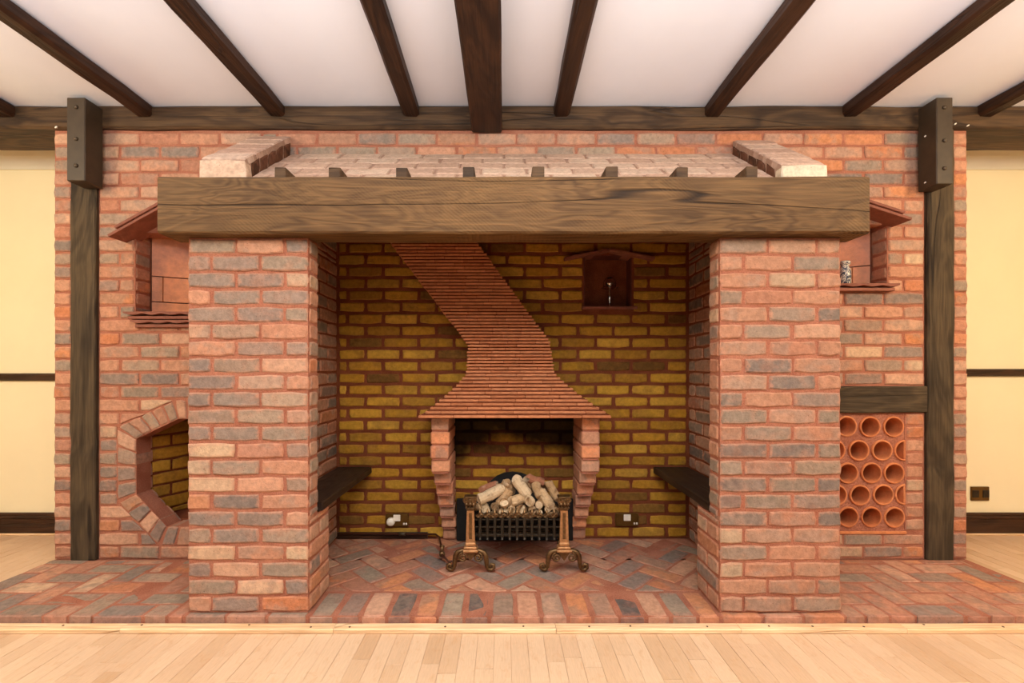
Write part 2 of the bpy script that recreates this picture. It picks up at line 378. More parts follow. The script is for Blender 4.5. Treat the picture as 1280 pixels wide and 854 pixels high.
def lay(fr, parent, u0, u1, v0, v1, mat, palette, L=.225, H=.0752, joint=.010, phase=0.0, holes=(), poly_hole=None, depth=.045, off=0.0, base=0.0, skip=None):
    """stretcher bond between u0..u1, v0..v1; holes are rectangles, poly_hole a convex polygon (counter-clockwise)"""
    k0 = int(math.floor((v0-base)/H+1e-6)); k = k0
    while base+k*H < v1-.015:
        a, b = max(v0, base+k*H), min(v1, base+(k+1)*H)
        if b-a < .025: k += 1; continue
        iv = [(u0, u1)]
        for (hu0, hu1, hv0, hv1) in holes:
            if hv1 > a+.02 and hv0 < b-.02:
                nv = []
                for (s, e) in iv:
                    if hu1 <= s or hu0 >= e: nv.append((s, e)); continue
                    if hu0 > s+.03: nv.append((s, hu0))
                    if hu1 < e-.03: nv.append((hu1, e))
                iv = nv
        st = (0 if k % 2 else .5)*L+phase
        for (s, e) in iv:
            cuts = [s]; i = math.ceil((s-st)/L)
            while st+i*L < e-.045:
                if st+i*L > s+.045: cuts.append(st+i*L)
                i += 1
            cuts.append(e)
            for p, q in zip(cuts, cuts[1:]):
                g = joint/2
                w = R.uniform(-.002, .002)
                poly = [(p+g+(0 if p > s else R.uniform(-.004, .003) if s == u0 else 0)+w, a+g), (q-g+w, a+g), (q-g+w, b-g), (p+g+w, b-g)]
                if poly_hole:
                    cu, cv = (p+q)/2, (a+b)/2; best = None; n = len(poly_hole)
                    for t in range(n):
                        A, B = poly_hole[t], poly_hole[(t+1) % n]; nx, ny = B[1]-A[1], A[0]-B[0]; l = math.hypot(nx, ny); nx, ny = nx/l, ny/l
                        d = max((pp[0]-A[0])*nx+(pp[1]-A[1])*ny for pp in poly)
                        dm = (cu-A[0])*nx+(cv-A[1])*ny
                        if best is None or dm > best[0]: best = (dm, nx, ny, A, d)
                    if best[4] <= .01: continue
                    poly = clip(poly, -best[1], -best[2], -(best[3][0]*best[1]+best[3][1]*best[2])-g)
                    if len(poly) < 3 or abs(area2(poly)) < .0004: continue
                if skip and skip((p+q)/2, (a+b)/2): continue
                brick(fr, parent, poly, mat((p+q)/2, (a+b)/2) if callable(mat) else mat, palette((p+q)/2, (a+b)/2), depth, off, share=len(poly) == 4)
        k += 1
def minus(rect, holes):
    out = [rect]
    for h in holes:
        nx = []
        for r in out:
            if h[0] >= r[1] or h[1] <= r[0] or h[2] >= r[3] or h[3] <= r[2]: nx.append(r); continue
            if h[0] > r[0]: nx.append((r[0], h[0], r[2], r[3]))
            if h[1] < r[1]: nx.append((h[1], r[1], r[2], r[3]))
            a, b = max(r[0], h[0]), min(r[1], h[1])
            if h[2] > r[2]: nx.append((a, b, r[2], h[2]))
            if h[3] < r[3]: nx.append((a, b, h[3], r[3]))
        out = nx
    return out
def timber(name, c, dims, axis, mat, parent=None, cham=.008, seg=14, jit=.002):
    """hewn beam: dims = (length, width across, height); length along local X"""
    L, w, h = dims; ring = []
    for sx, sz in ((-1,-1),(1,-1),(1,1),(-1,1)):
        a, b = (sx*w/2, sz*h/2)
        p, q = (a-sx*cham, b), (a, b-sz*cham)
        ring += [p, q] if (sx*sz) < 0 else [q, p]
    v = []; n = 8
    for i in range(seg+1):
        x = -L/2+L*i/seg; dy, dz = R.uniform(-jit, jit), R.uniform(-jit, jit)
        for (y, z) in ring: v.append((x, y+dy+R.uniform(-jit, jit)*.6, z+dz+R.uniform(-jit, jit)*.6))
    f = [(i*n+k, i*n+(k+1) % n, (i+1)*n+(k+1) % n, (i+1)*n+k) for i in range(seg) for k in range(n)]
    f += [tuple(range(n))[::-1], tuple(range(seg*n, seg*n+n))]
    o = link(name, mesh(name, v, f), mat, parent); o.location = c
    o.rotation_euler = {'x': (0, 0, 0), 'y': (0, 0, math.pi/2), 'z': (0, -math.pi/2, 0)}[axis]
    return o

# ---------------------------------------------------------------- planes of the room (metres; hearth top is z = 0)
YP, YW, YA, YC = 1.99, 2.563, 2.888, 3.10       # pier front, red brick wall, alcove back, cream wall
ZF, ZCEIL, ZPL = -.05, 2.546, 2.416             # timber floor, ceiling, underside of the wall plate
WL, WR = -2.54, 2.615
PL0, PL1, PR0, PR1 = -1.388, -.853, .941, 1.479 # the piers
AL, AR = -1.056, 1.167                          # alcove side walls
wall = Frame((0, YW, 0), (1, 0, 0), (0, 0, 1), (0, -1, 0))

# floor
fl = MB().box(-4.4, 4.4, -3.6, YC+.1, ZF-.08, ZF-.004).build('floor', 'floor_sub'); tag(fl, 'pale oak laminate floor of narrow strips', kind='structure')
ffr = Frame((0, 0, ZF), (1, 0, 0), (0, 1, 0), (0, 0, 1))
def planks(x0, x1, y0, y1, w=.068):
    x = x0
    while x < x1-.01:
        y = y0-R.uniform(0, .5); e = min(x+w, x1)
        while y < y1:
            l = R.choice((.42, .55, .68)); l = y1-y if y+l > y1-.08 else l; a, b = max(y, y0), min(y+l, y1); y += l
            if b-a > .03:
                o = brick(ffr, fl, [(x+.0004, a+.0004), (e-.0004, a+.0004), (e-.0004, b-.0004), (x+.0004, b-.0004)], 'floor', (1, 1, 1), .004, 0, name='floor_strip', bev=.0005, jit=0, share=False)
                o.location.z = ZF
        x += w
planks(-2.42, 2.42, 1.25, 1.93)
planks(-3.6, WL-.012, 1.95, YC); planks(WR+.012, 3.6, 1.95, YC)
# ceiling and the shell round the room
o = MB().box(-4.4, 4.4, -3.6, YC+.1, ZCEIL, ZCEIL+.08).build('ceiling', 'plaster'); tag(o, 'white painted ceiling between dark joists', kind='structure')
for nm, x in (('wall_side_left', -4.4), ('wall_side_right', 4.3)):
    o = MB().box(x, x+.1, -3.6, YC, ZF, ZCEIL).build(nm, 'cream'); tag(o, 'cream painted side wall of the room', kind='structure')
for s, nm, x0, x1, zd in ((-1, 'left', -4.4, WL+.3, 1.02), (1, 'right', WR-.3, 4.4, 1.05)):
    o = MB().box(x0, x1, YC, YC+.1, ZF, ZCEIL).build('wall_back_'+nm, 'cream'); tag(o, 'cream painted wall beside the brick chimney breast', kind='structure')
    cv = MB().prism([(YC, 2.43), (YC-.012, 2.43), (YC-.02, 2.45), (YC-.06, 2.50), (YC-.075, ZCEIL), (YC, ZCEIL)], 'x', x0, x1).build('trim_'+('1' if s < 0 else '2'), 'coving'); tag(cv, 'pale coving at the top of the cream wall', kind='structure')
    xa, xb = (x0, WL) if s < 0 else (WR, x1)
    L = xb-xa; cx = (xa+xb)/2
    d = timber('trim_'+('3' if s < 0 else '4'), (cx, YC-.011, zd), (L, .022, .05), 'x', 'darkwood', jit=0); tag(d, 'dark dado rail across the cream wall', kind='structure')
    b = timber('baseboard_'+nm, (cx, YC-.011, ZF+.075), (L, .022, .15), 'x', 'darkwood', jit=0); tag(b, 'dark stained skirting board', kind='structure')
    timber('cap_moulding', (0, -.008, .045), (L, .024, .018), 'x', 'darkwood', b, .005, 4, 0)
    timber('shoe_strip', (0, -.018, -.068), (L, .016, .014), 'x', 'pine', b, .004, 4, 0)

# ---------------------------------------------------------------- red brick wall
NL = (-2.08, -1.53, 1.393, 1.84)      # left niche
NR = (1.60, 2.162, 1.55, 1.895)        # right niche
OCT = [(X_(x, YW), Z_(y, YW)) for x, y in ((169.5,549),(169.5,618),(208,659),(272,659),(310.5,618),(310.5,549),(258,524),(222,524))]   # counter-clockwise
def offset_poly(p, d):
    n = len(p); out = []
    ls = []
    for i in range(n):
        A, B = p[i], p[(i+1) % n]; nx, ny = B[1]-A[1], A[0]-B[0]; l = math.hypot(nx, ny); nx, ny = nx/l, ny/l; ls.append((nx, ny, nx*A[0]+ny*A[1]+d))
    for i in range(n):
        a, b = ls[i-1], ls[i]; D = a[0]*b[1]-a[1]*b[0]; out.append(((a[2]*b[1]-b[2]*a[1])/D, (a[0]*b[2]-b[0]*a[2])/D))
    return out
OCTO = offset_poly(OCT, .105)
OB = (min(p[0] for p in OCT), max(p[0] for p in OCT), min(p[1] for p in OCT), max(p[1] for p in OCT))
RACK = (1.46, X_(1132, YW), Z_(665, YW), Z_(516, YW))
RAIL = (1.40, 2.36, Z_(516, YW), Z_(483, YW))
g0 = .006
def backing(name, rect, holes, octo=False):
    mb = MB()
    for r in minus(rect, list(holes)+([OB] if octo else [])): mb.box(r[0], r[1], YW+g0, YW+.11, r[2], r[3])
    if octo:
        x0, x1, z0, z1 = OB; P = OCT
        for tri in ((P[1], P[2], (x0, z0)), (P[3], P[4], (x1, z0)), (P[5], P[6], (x1, z1)), (P[7], P[0], (x0, z1))):
            t = list(tri)
            if area2(t) < 0: t = t[::-1]
            mb.prism(t, 'y', YW+g0, YW+.11)
    return mb.build(name, 'mortar')
TPL = (X_(90, YW), X_(122, YW)); TPR = (X_(1157, YW), X_(1190.5, YW))
wl = backing('wall_left', (WL+.006, PL0+.02, 0, ZPL+.02), [NL, (TPL[0]-.002, TPL[1]+.002, -1, 3)], True); tag(wl, 'red brick wall with niche and octagonal opening', kind='structure')
wr = backing('wall_right', (PR1-.02, WR-.006, 0, ZPL+.02), [NR, (1.46, RACK[1], RACK[2], RACK[3]), (TPR[0]-.002, TPR[1]+.002, -1, 3), (1.46, TPR[0], RAIL[2], RAIL[3])]); tag(wr, 'red brick wall with niche and pipe rack', kind='structure')
wt = backing('wall_top', (PL0+.02, PR1-.02, 2.0, ZPL+.02), []); tag(wt, 'red brick wall above the sloping hood', kind='structure')
o = MB().box(WL+.006, -2.2, YW+.11, YC, 0, ZPL).box(2.3, WR-.006, YW+.11, YC, 0, ZPL).build('wall_return', 'mortar'); tag(o, 'solid end of the brick chimney breast', kind='structure')
TPL = (X_(90, YW), X_(122, YW)); TPR = (X_(1157, YW), X_(1190.5, YW))
pw = pal(6, 4, .6, .8)
plf = pal(5, 5, .4, .6)
lay(wall, wl, WL, TPL[0]-.003, 0, ZPL, 'brick', pal(5, 3, 0, .8), L=5, phase=1.1)
def lp(u, v): return plf() if v < .9 else pw()
lay(wall, wl, TPL[1]+.003, PL0+.02, 0, ZPL, 'brick', lp, holes=[NL], poly_hole=OCTO, phase=TPL[1]+.01)
lay(wall, wt, PL0+.02, PR1-.02, 2.1056, ZPL, 'brick', pal(5, 4, .3, 2), phase=.07)
pr = pal(5, 3.5, .5, 1.6)
PH = TPR[0]-.01
lay(wall, wr, PR1-.02, TPR[0]-.003, RAIL[3]+.004, ZPL, 'brick', pr, holes=[NR], phase=PH)
lay(wall, wr, PR1-.02, TPR[0]-.003, 0, RACK[2]-.012, 'brick', pr, phase=PH, base=.004, H=.0705)
lay(wall, wr, RACK[1]+.002, TPR[0]-.003, RACK[2], RACK[3]-.002, 'brick', pal(3, .8, .5, 3), L=5, phase=1.1, H=(RACK[3]-RACK[2])/9, base=RACK[2])
lay(wall, wr, TPR[1]+.003, WR, 0, ZPL, 'brick', pal(5, 2.5, 0, 1.2), L=5, phase=1.1)
# octagonal opening: splayed ring of bricks and the chamber behind
oven = empty('oven_opening', ((OB[0]+OB[1])/2, YW, OB[2])); tag(oven, 'octagonal bread oven opening ringed with bricks beside the pier', 'oven')
for i, nb in enumerate((4, 4, 4, 4, 4, 5, 3, 5)):
    A, B, C, D = OCT[i], OCT[(i+1) % 8], OCTO[(i+1) % 8], OCTO[i]
    for k in range(nb):
        s, e = (k+.06)/nb, (k+.94)/nb
        mixp = lambda P, Q, t: (P[0]+(Q[0]-P[0])*t, P[1]+(Q[1]-P[1])*t)
        po = [mixp(A, B, s), mixp(D, C, s+(0 if k else .02)), mixp(D, C, e-(0 if k < nb-1 else .02)), mixp(A, B, e)]
        brick(wall, None, po, 'brick', plf(), .125, share=False).parent = oven
for c in oven.children:
    c.matrix_parent_inverse = Matrix.Translation(-Vector(oven.location))
oc = MB()
yb = YW+.125
oc.box(-2.16, -1.40, 2.93, 2.95, .12, .95).box(-2.16, -1.40, yb, 2.95, .82, .86).box(-2.16, -1.40, yb, 2.95, .12, .19)
oc.prism([(-2.09, yb), (-2.16, yb), (-2.16, 2.95), (-1.985, 2.95), (-1.985, 2.93)], 'z', .12, .86).box(-1.43, -1.40, yb, 2.95, .12, .86)
oco = oc.build('oven_chamber', 'mortar_dark'); oco.parent = oven; oco.matrix_parent_inverse = Matrix.Translation(-Vector(oven.location))
def reparent(o, p):
    o.parent = p; o.matrix_parent_inverse = Matrix.Translation(-Vector(p.location))
d = Vector((-1.985+2.09, 2.93-yb, 0)); nrm = Vector((d.y, -d.x, 0))
lay(Frame((-2.085, yb, 0), d, (0, 0, 1), nrm), oco, 0, d.length-.01, .19, .82, 'brick_yellow', yel, off=.005)
lay(Frame((0, 2.925, 0), (1, 0, 0), (0, 0, 1), (0, -1, 0)), oco, -1.97, -1.44, .19, .82, 'brick_yellow', yel, off=.005)

# ---------------------------------------------------------------- alcove walls
def side_wall(name, xin, sgn, label):
    """sgn = +1: faces +x (left wall)"""
    o = MB().prism([(2.095, 0), (YA, 0), (YA, 2.08), (2.40, 2.02), (2.095, 1.78)], 'x', *((xin-.10, xin-.006) if sgn > 0 else (xin+.006, xin+.10))).build(name, 'mortar_dark'); tag(o, label, kind='structure')
    fr = Frame((xin, 0, 0), (0, sgn, 0), (0, 0, 1), (sgn, 0, 0))
    a, b = (2.10, YA-.006) if sgn > 0 else (-YA+.006, -2.10)
    lay(fr, o, a, b, 0, 1.76, 'brick', pal(5, 3, 0, 1, .62), phase=.03)  # palette darkened: the corner's shade is put into the brick colour
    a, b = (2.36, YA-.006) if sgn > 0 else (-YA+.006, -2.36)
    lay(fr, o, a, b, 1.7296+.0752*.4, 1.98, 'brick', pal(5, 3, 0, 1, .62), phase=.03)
    return o
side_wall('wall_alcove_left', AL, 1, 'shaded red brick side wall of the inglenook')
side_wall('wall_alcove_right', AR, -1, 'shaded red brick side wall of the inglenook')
NA = (X_(730, YA), X_(790.5, YA), Z_(383, YA), Z_(318, YA))
mb = MB()
for r in minus((AL-.1, AR+.1, 0, 2.3), [NA]): mb.box(r[0], r[1], YA+g0, YA+.12, r[2], r[3])
mb.box(NA[0]-.02, NA[1]+.02, YA+.12, YA+.14, NA[2]-.02, NA[3]+.02)
wb = mb.build('wall_back', 'mortar_dark'); tag(wb, 'yellow stock brick back wall of the inglenook', kind='structure')
M['nichelining'] = m_tile('dark_niche_tile', (92, 46, 36), (104, 54, 42))
wb.data.materials.append(M['nichelining'])
for p in wb.data.polygons:
    if p.center.y > YA+.125 and p.normal.y < -.9: p.material_index = 1
awall = Frame((0, YA, 0), (1, 0, 0), (0, 0, 1), (0, -1, 0))
NAH = (NA[0], NA[1], NA[2]-.012, NA[3])
lay(awall, wb, AL, AR, 0, 1.96, 'brick_yellow', yel, holes=[NAH], phase=.02, joint=.018)

# ---------------------------------------------------------------- piers
def pier(x0, x1, inner, label):
    zt = 1.642
    root = empty('brick_pier', ((x0+x1)/2, (YP+YW)/2, 0)); tag(root, label, 'pier')
    s = 1 if inner == 'r' else -1
    xo, xi = (x0, x1) if s > 0 else (x1, x0)     # outer and inner face
    aw = AL if s > 0 else AR
    m = MB(); a, b = sorted((xo+s*g0, xi-s*g0))
    m.box(a, b, YP+g0, 2.092, 0, zt)
    m.box(a, b, 2.092, 2.222, 0, .405)
    a, b = sorted((xo+s*g0, aw-s*.10)); m.box(a, b, 2.092, YW, 0, zt)
    mo = m.build('mortar_core', 'mortar')
    fr = Frame((0, YP, 0), (1, 0, 0), (0, 0, 1), (0, -1, 0))
    W_ = x1-x0; L = W_/2.5
    pc = pal(4.5, 5, 1.6, .6) if s > 0 else pal(5, 5, .4, .9, .86)
    lst = []
    tmp = empty('tmp')
    lay(fr, tmp, x0, x1, 0, zt, 'brick', pc, L=L, phase=x0, H=zt/22, depth=.06)
    fs = Frame((xi, 0, 0), (0, s, 0), (0, 0, 1), (s, 0, 0))
    A, B = (YP+.012, 2.098) if s > 0 else (-2.098, -YP-.012)
    lay(fs, tmp, A, B, .41, zt, 'brick', pc, L=5, phase=1.2, H=zt/22, depth=.05)
    A, B = (YP+.012, 2.228) if s > 0 else (-2.228, -YP-.012)
    lay(fs, tmp, A, B, 0, .405, 'brick', pc, L=.225, phase=(YP+.012 if s > 0 else -YP-.012), H=zt/22, depth=.05)
    fo = Frame((xo, 0, 0), (0, -s, 0), (0, 0, 1), (-s, 0, 0))
    A, B = (YP+.012, YW) if -s > 0 else (-YW, -YP-.012)
    lay(fo, tmp, A, B, 0, zt, 'brick', pc, L=.225, H=zt/22, depth=.05)
    reparent(mo, root)
    for c in list(tmp.children): reparent(c, root)
    bpy.data.objects.remove(tmp)
    return root
pier(PL0, PL1, 'r', 'red brick pier between the octagonal oven opening and the hearth, carrying the lintel')
pier(PR0, PR1, 'l', 'red brick pier beside the clay pipe wine rack, carrying the lintel')

# ---------------------------------------------------------------- hearth
H0 = 1.968
he = MB().box(WL+.006, WR-.006, H0+.006, YW+.02, ZF-.004, -.005).box(AL-.02, AR+.02, YW, YA+.02, ZF-.004, -.005).build('hearth', 'mortar'); tag(he, 'raised brick hearth paved in herringbone with soldier edging', 'hearth')
hf = Frame((0, 0, 0), (1, 0, 0), (0, 1, 0), (0, 0, 1))
hp = pal(4, 3, .3, 2)
def orient(poly, c, o, rot, rect, palette, g=.004):
    P = []
    for (a, b) in poly:
        x, y = a*math.cos(rot)-b*math.sin(rot), a*math.sin(rot)+b*math.cos(rot); P.append((x+o[0], y+o[1]))
    Q = clip_rect(P, rect)
    if len(Q) >= 3 and abs(area2(Q)) > .0008: brick(hf, he, Q, 'brick_hearth', palette(), .045, off=-.003, rot=rot if len(Q) == 4 and abs(area2(Q)-area2(P)) < 1e-5 else 0, share=len(Q) == 4, bev=.005)
def herringbone(rect, rot, o, palette, W=.108, n=14):
    g = .004
    for i in range(-n, n):
        for j in range(-n, n):
            # L-shaped pair repeated on a lattice with steps (W, W) and (2W, -2W)
            bx, by = i*W+j*2*W, i*W-j*2*W
            orient([(bx+g, by+g), (bx+2*W-g, by+g), (bx+2*W-g, by+W-g), (bx+g, by+W-g)], None, o, rot, rect, palette)
            orient([(bx-W+g, by+g), (bx-g, by+g), (bx-g, by+2*W-g), (bx-W+g, by+2*W-g)], None, o, rot, rect, palette)
hd = pal(5, 2, 0, 2)
herringbone((AL, AR, 2.195, YA-.004), math.pi/4, (.02, 2.5), hd)
hl = pal(4, 5, .5, .7); hr = pal(5, 3, 0, 2)
herringbone((WL, PL0-.002, H0, YW-.004), 0, (-2.0, 2.18), hl)
herringbone((PR1+.002, WR, H0, YW-.004), 0, (2.0, 2.18), hr)
x = PL1+.004
while x < PR0-.03:
    e = min(x+.1125, PR0)
    sl = R.uniform(-.006, .006)
    brick(hf, he, [(x+.005, H0), (e-.005, H0), (e-.005+sl, 2.186), (x+.005+sl, 2.186)], 'brick_hearth', hd() if -.1 < x < .3 or R.random() < .55 else R.choice(GREY+[lin((98, 86, 80)), lin((86, 76, 72))]), .045, off=-.003, share=False, bev=.010)
    x += .1125
for (a, b, p_) in ((PL0, PL1, pal(3, 4, .5, 1.5)), (PR0, PR1, pal(4, 2, .5, 2))):
    x = a
    while x < b-.02:
        e = min(x+.18, b); brick(hf, he, [(x+.004, H0), (e-.004, H0), (e-.004, H0+.1), (x+.004, H0+.1)], 'brick_hearth', p_(), .045, off=-.003); x += .18
for o in he.children:       # front row hangs down to the floor
    pass
# pine strip along the hearth edge
xs = [-2.62, -1.62, -.72, .22, 1.0, 1.7, 2.7]
for i, (a, b) in enumerate(zip(xs, xs[1:])):
    t = timber('edging_strip', ((a+b)/2, 1.941, ZF+.010), (b-a-.002, .048, .022), 'x', 'pine', None, .004, 6, .0004)
    tag(t, 'pine edging strip, '+('along the hearth end beside the octagonal oven', 'at the foot of the pier by the octagonal oven', 'before the soldier bricks, under the leaning flue side', 'before the soldier bricks, under the lamp niche side', 'at the foot of the pier by the wine rack', 'along the hearth end beside the wine rack')[i], 'edging strip', 'pine strips along the hearth edge')
    for k in range(3):
        q = MB().lathe([(.0045, 0), (.0045, .0016), (.003, .002)], 8).build('screw', 'screw', t); q.location = (-(b-a)/2+(b-a)*(k+.5+R.uniform(-.3, .3))/3, R.uniform(-.01, .01), .0112)

# ---------------------------------------------------------------- lintel, sloping hood roof, shoulders
YL = 1.932
lz0, lz1 = 1.644, 1.887
o = timber('lintel_beam', ((X_(197, YL)+X_(1087, YL))/2, YL+.075, (lz0+lz1)/2), (X_(1087, YL)-X_(197, YL), .15, lz1-lz0), 'x', 'lintel', None, .009, 22, .0015)
tag(o, 'massive brown oak lintel beam spanning the two brick piers', 'beam')
SL = .75; th = math.atan(SL); sv = Vector((0, math.cos(th), math.sin(th))); sn = Vector((0, -math.sin(th), math.cos(th)))
def zs(Y): return 2.285-SL*(YW-Y)
ys0 = 2.092
roof = MB().prism([(ys0, zs(ys0)-.006), (YW+.006, zs(YW)-.002), (YW+.006, zs(YW)-.15), (ys0, zs(ys0)-.15)], 'x', -1.40, 1.49).build('hood_roof', 'mortar_pale')
tag(roof, 'pale brick paved sloping roof above the oak lintel', 'hood roof')
sfr = Frame((0, YW, zs(YW)), (1, 0, 0), sv, sn)
lay(sfr, roof, -1.20, 1.285, -.585, -.002, 'brick_pale', lambda u, v: R.choice([lin(c) for c in ((192,160,138),(198,170,148),(184,150,128))]), L=.225, H=.113, joint=.008, depth=.03, base=-.002)
for (a, b, ztop, lab) in ((-1.415, -1.20, 2.384, 'stepped brick shoulder of the hood above the arched oven'), (1.285, 1.50, 2.36, 'stepped brick shoulder of the hood beside the pipe rack wall')):
    yf = 2.11; zf = ztop-SL*(YW-yf)
    sh = MB().prism([(yf+.006, 1.65), (yf+.006, zf-.004), (YW, ztop-.006), (YW, 1.65)], 'x', a+.004, b-.004).build('hood_shoulder', 'mortar_pale')
    tag(sh, 'sloping shoulder of pale bricks on the hood, %s' % ('above the octagonal oven opening' if a < 0 else 'with a pitted white end'), 'hood shoulder')
    cf = Frame((0, YW, ztop), (1, 0, 0), sv, sn); Ls = (YW-yf)/math.cos(th)
    lay(cf, sh, a, b, -Ls+.004, -.003, 'brick_pale', lambda u, v: R.choice([lin(c) for c in ((194,160,138),(200,170,150),(186,150,130))]), L=5, phase=1.3, H=Ls/5, base=-Ls, joint=.007, depth=.03)
    brick(Frame((0, yf, 0), (1, 0, 0), (0, 0, 1), (0, -1, 0)), sh, [(a, zf-.16), (b, zf-.16), (b, zf-.003), (a, zf-.003)], 'concrete', lin((204, 168, 142) if a < 0 else (212, 194, 166)), .05, name='end_block', share=False)
    inn = Frame((b if a < 0 else a, 0, 0), (0, 1 if a < 0 else -1, 0), (0, 0, 1), (1 if a < 0 else -1, 0, 0))
    for k in range(5):
        y0, y1 = yf+.055+k*.08, yf+.055+(k+1)*.08-.008
        pts = [(y0, zf+SL*(y0-yf)-.11), (y1, zf+SL*(y1-yf)-.11), (y1, zf+SL*(y1-yf)-.035), (y0, zf+SL*(y0-yf)-.035)]
        if a > 0: pts = [(-p[0], p[1]) for p in pts]
        brick(inn, sh, pts, 'brick_shade', lin((104, 66, 48)), .03, off=.002, share=False, jit=.003)  # inward faces, their shade painted into the brick colour
for ri, xc in enumerate((350, 418, 502, 585.5, 673, 765, 853, 940)):
    Yb = 2.05; c = X_(xc, Yb); w = R.uniform(.024, .028); zt = Z_(208.5+R.uniform(-1, 1), Yb)
    o = MB().cbox(c-w, c+w, Yb, 2.185, lz1, zt, .003).build('rafter_end', 'timber', None, jitter=.001, origin=(c, Yb, lz1)); tag(o, 'small sawn rafter end on the oak lintel, %s from the pitted white shoulder' % ('eighth', 'seventh', 'sixth', 'fifth', 'fourth', 'third', 'second', 'first')[ri], 'rafter end', 'rafter ends along the lintel top')

# ---------------------------------------------------------------- ceiling beams, posts, brackets
o = timber('wall_plate_beam', (0, YW-.022+.135, (ZPL+ZCEIL)/2), (7.4, .27, ZCEIL-ZPL-.002), 'x', 'timber', None, .012, 30, .003); tag(o, 'long dark oak wall plate under the ceiling above the bricks', 'beam')
YB = YW-.012
near = -1.2
for i, xc in enumerate((12, 182, 347, 515, 702, 889, 1061, 1230)):
    c = X_(xc, YB); lab = ['second', 'third', 'fourth'][0]
    o = timber('ceiling_joist', (c, (near+YB)/2, ZCEIL-.032), (YB-near, .088, .07), 'y', 'joist', None, .014, 20, .003)
    nm = {0: 'outside the bracket over the octagonal oven wall', 1: 'first inside the bracket over the octagonal oven wall', 2: 'above the pale shoulder near the octagonal oven', 3: 'next to the deep main beam, on the flue side',
          4: 'next to the deep main beam, above the lamp niche', 5: 'above the inner end of the wine rack side shoulder', 6: 'first inside the bracket over the wine rack', 7: 'outside the bracket over the wine rack'}[i]
    tag(o, 'dark stained ceiling joist '+nm, 'joist', 'ceiling joists')
xa, xb = X_(589.5, 2.54), X_(627.3, 2.54)
o = timber('main_ceiling_beam', ((xa+xb)/2, (near+2.548)/2, (2.396+ZCEIL)/2), (2.548-near, xb-xa, ZCEIL-2.396), 'y', 'joist', None, .008, 20, .0015); tag(o, 'deep dark main ceiling beam meeting the wall plate', 'beam')
for (t, nm) in ((TPL, 'left'), (TPR, 'right')):
    o = timber('timber_post', ((t[0]+t[1])/2, YW+.03, ZPL/2), (ZPL, .09, t[1]-t[0]), 'z', 'post', None, .006, 26, .0022)
    tag(o, 'weathered oak post set in the brick wall beside the '+('octagonal oven opening' if nm == 'left' else 'clay pipe wine rack'), 'post')
for s, (xa, xb), lab in ((-1, (83, 106), 'octagonal oven'), (1, (1171, 1191.5), 'wine rack')):
    Yf = 2.435; a, b = X_(xa, Yf), X_(xb, Yf)
    if s < 0: a -= .0
    zt, zb = 2.525, Z_(226 if s < 0 else 230, Yf)
    root = empty('post_bracket', ((a+b)/2, Yf, zb)); tag(root, 'dark boxed bracket with three bolts at the head of the post by the '+lab, 'bracket')
    bx = MB().cbox(a, b, Yf, YW-.016, zb, zt, .004).build('box_casing', 'bracket'); reparent(bx, root)
    for k in (.12, .5, .82):
        q = MB().lathe([(.011, 0), (.011, .004), (.008, .008), (.003, .010)], 10).build('bolt', 'bolt', None, True)
        q.matrix_world = Matrix.Translation(((a+b)/2-.004*s, Yf, zt-(zt-zb)*k)) @ Matrix.Rotation(math.pi/2, 4, 'X'); 
        q.parent = root; q.matrix_parent_inverse = Matrix.Translation(-Vector(root.location))
zc = (RAIL[2]+RAIL[3])/2
o = timber('timber_rail', ((1.485+TPR[0]-.003)/2, YW+.02, zc), (TPR[0]-.003-1.485, .07, RAIL[3]-RAIL[2]), 'x', 'post', None, .006, 8, .002); tag(o, 'short horizontal oak rail above the clay pipe wine rack', 'rail')

# ---------------------------------------------------------------- wine rack of clay pipes
rk = MB()
wrk = rk.box(RACK[0], RACK[1]+.03, YW+.30, YW+.32, RACK[2], RACK[3]).box(RACK[1], RACK[1]+.03, YW+.012, YW+.30, RACK[2], RACK[3]).build('wine_rack', 'mortar'); tag(wrk, 'wine rack of round clay pipes bedded in mortar below the oak rail', 'wine rack')
mk = MB()
cells = []
RO, RI = .0595, .049
rows = [(533.5, (1030, 1059, 1088, 1117.5)), (563, (1044.5, 1073.5, 1102.6, 1131)), (591.5, (1031, 1060, 1089.5, 1118)), (619, (1046, 1075, 1104.4, 1132)), (647, (1031.5, 1060.6, 1090, 1119))]
for y, cs in rows:
    for xc in cs: cells.append((X_(xc, YW), Z_(y, YW)))
# mortar bed between the pipes: a fine grid with round holes left out
nx, nz = 110, 100
x0, x1, z0, z1 = RACK[0], RACK[1], RACK[2], RACK[3]
vid = {}; bv = []; bfc = []
for i in range(nx):
    for k in range(nz):
        xm, zm = x0+(i+.5)*(x1-x0)/nx, z0+(k+.5)*(z1-z0)/nz
        if any((xm-c[0])**2+(zm-c[1])**2 < (RO-.006)**2 for c in cells): continue
        q = []
        for (a, b) in ((i, k), (i+1, k), (i+1, k+1), (i, k+1)):
            if (a, b) not in vid:
                vid[(a, b)] = len(bv); bv.append((x0+a*(x1-x0)/nx, YW+.008+R.uniform(-.002, .002), z0+b*(z1-z0)/nz))
            q.append(vid[(a, b)])
        bfc.append(tuple(q))
link('mortar_bed', mesh('mortar_bed', bv, bfc), 'mortar', wrk)
prof = [(RI, .30), (RI, .004), (RI+.002, 0), (RO-.003, 0), (RO, .004), (RO, .30)]
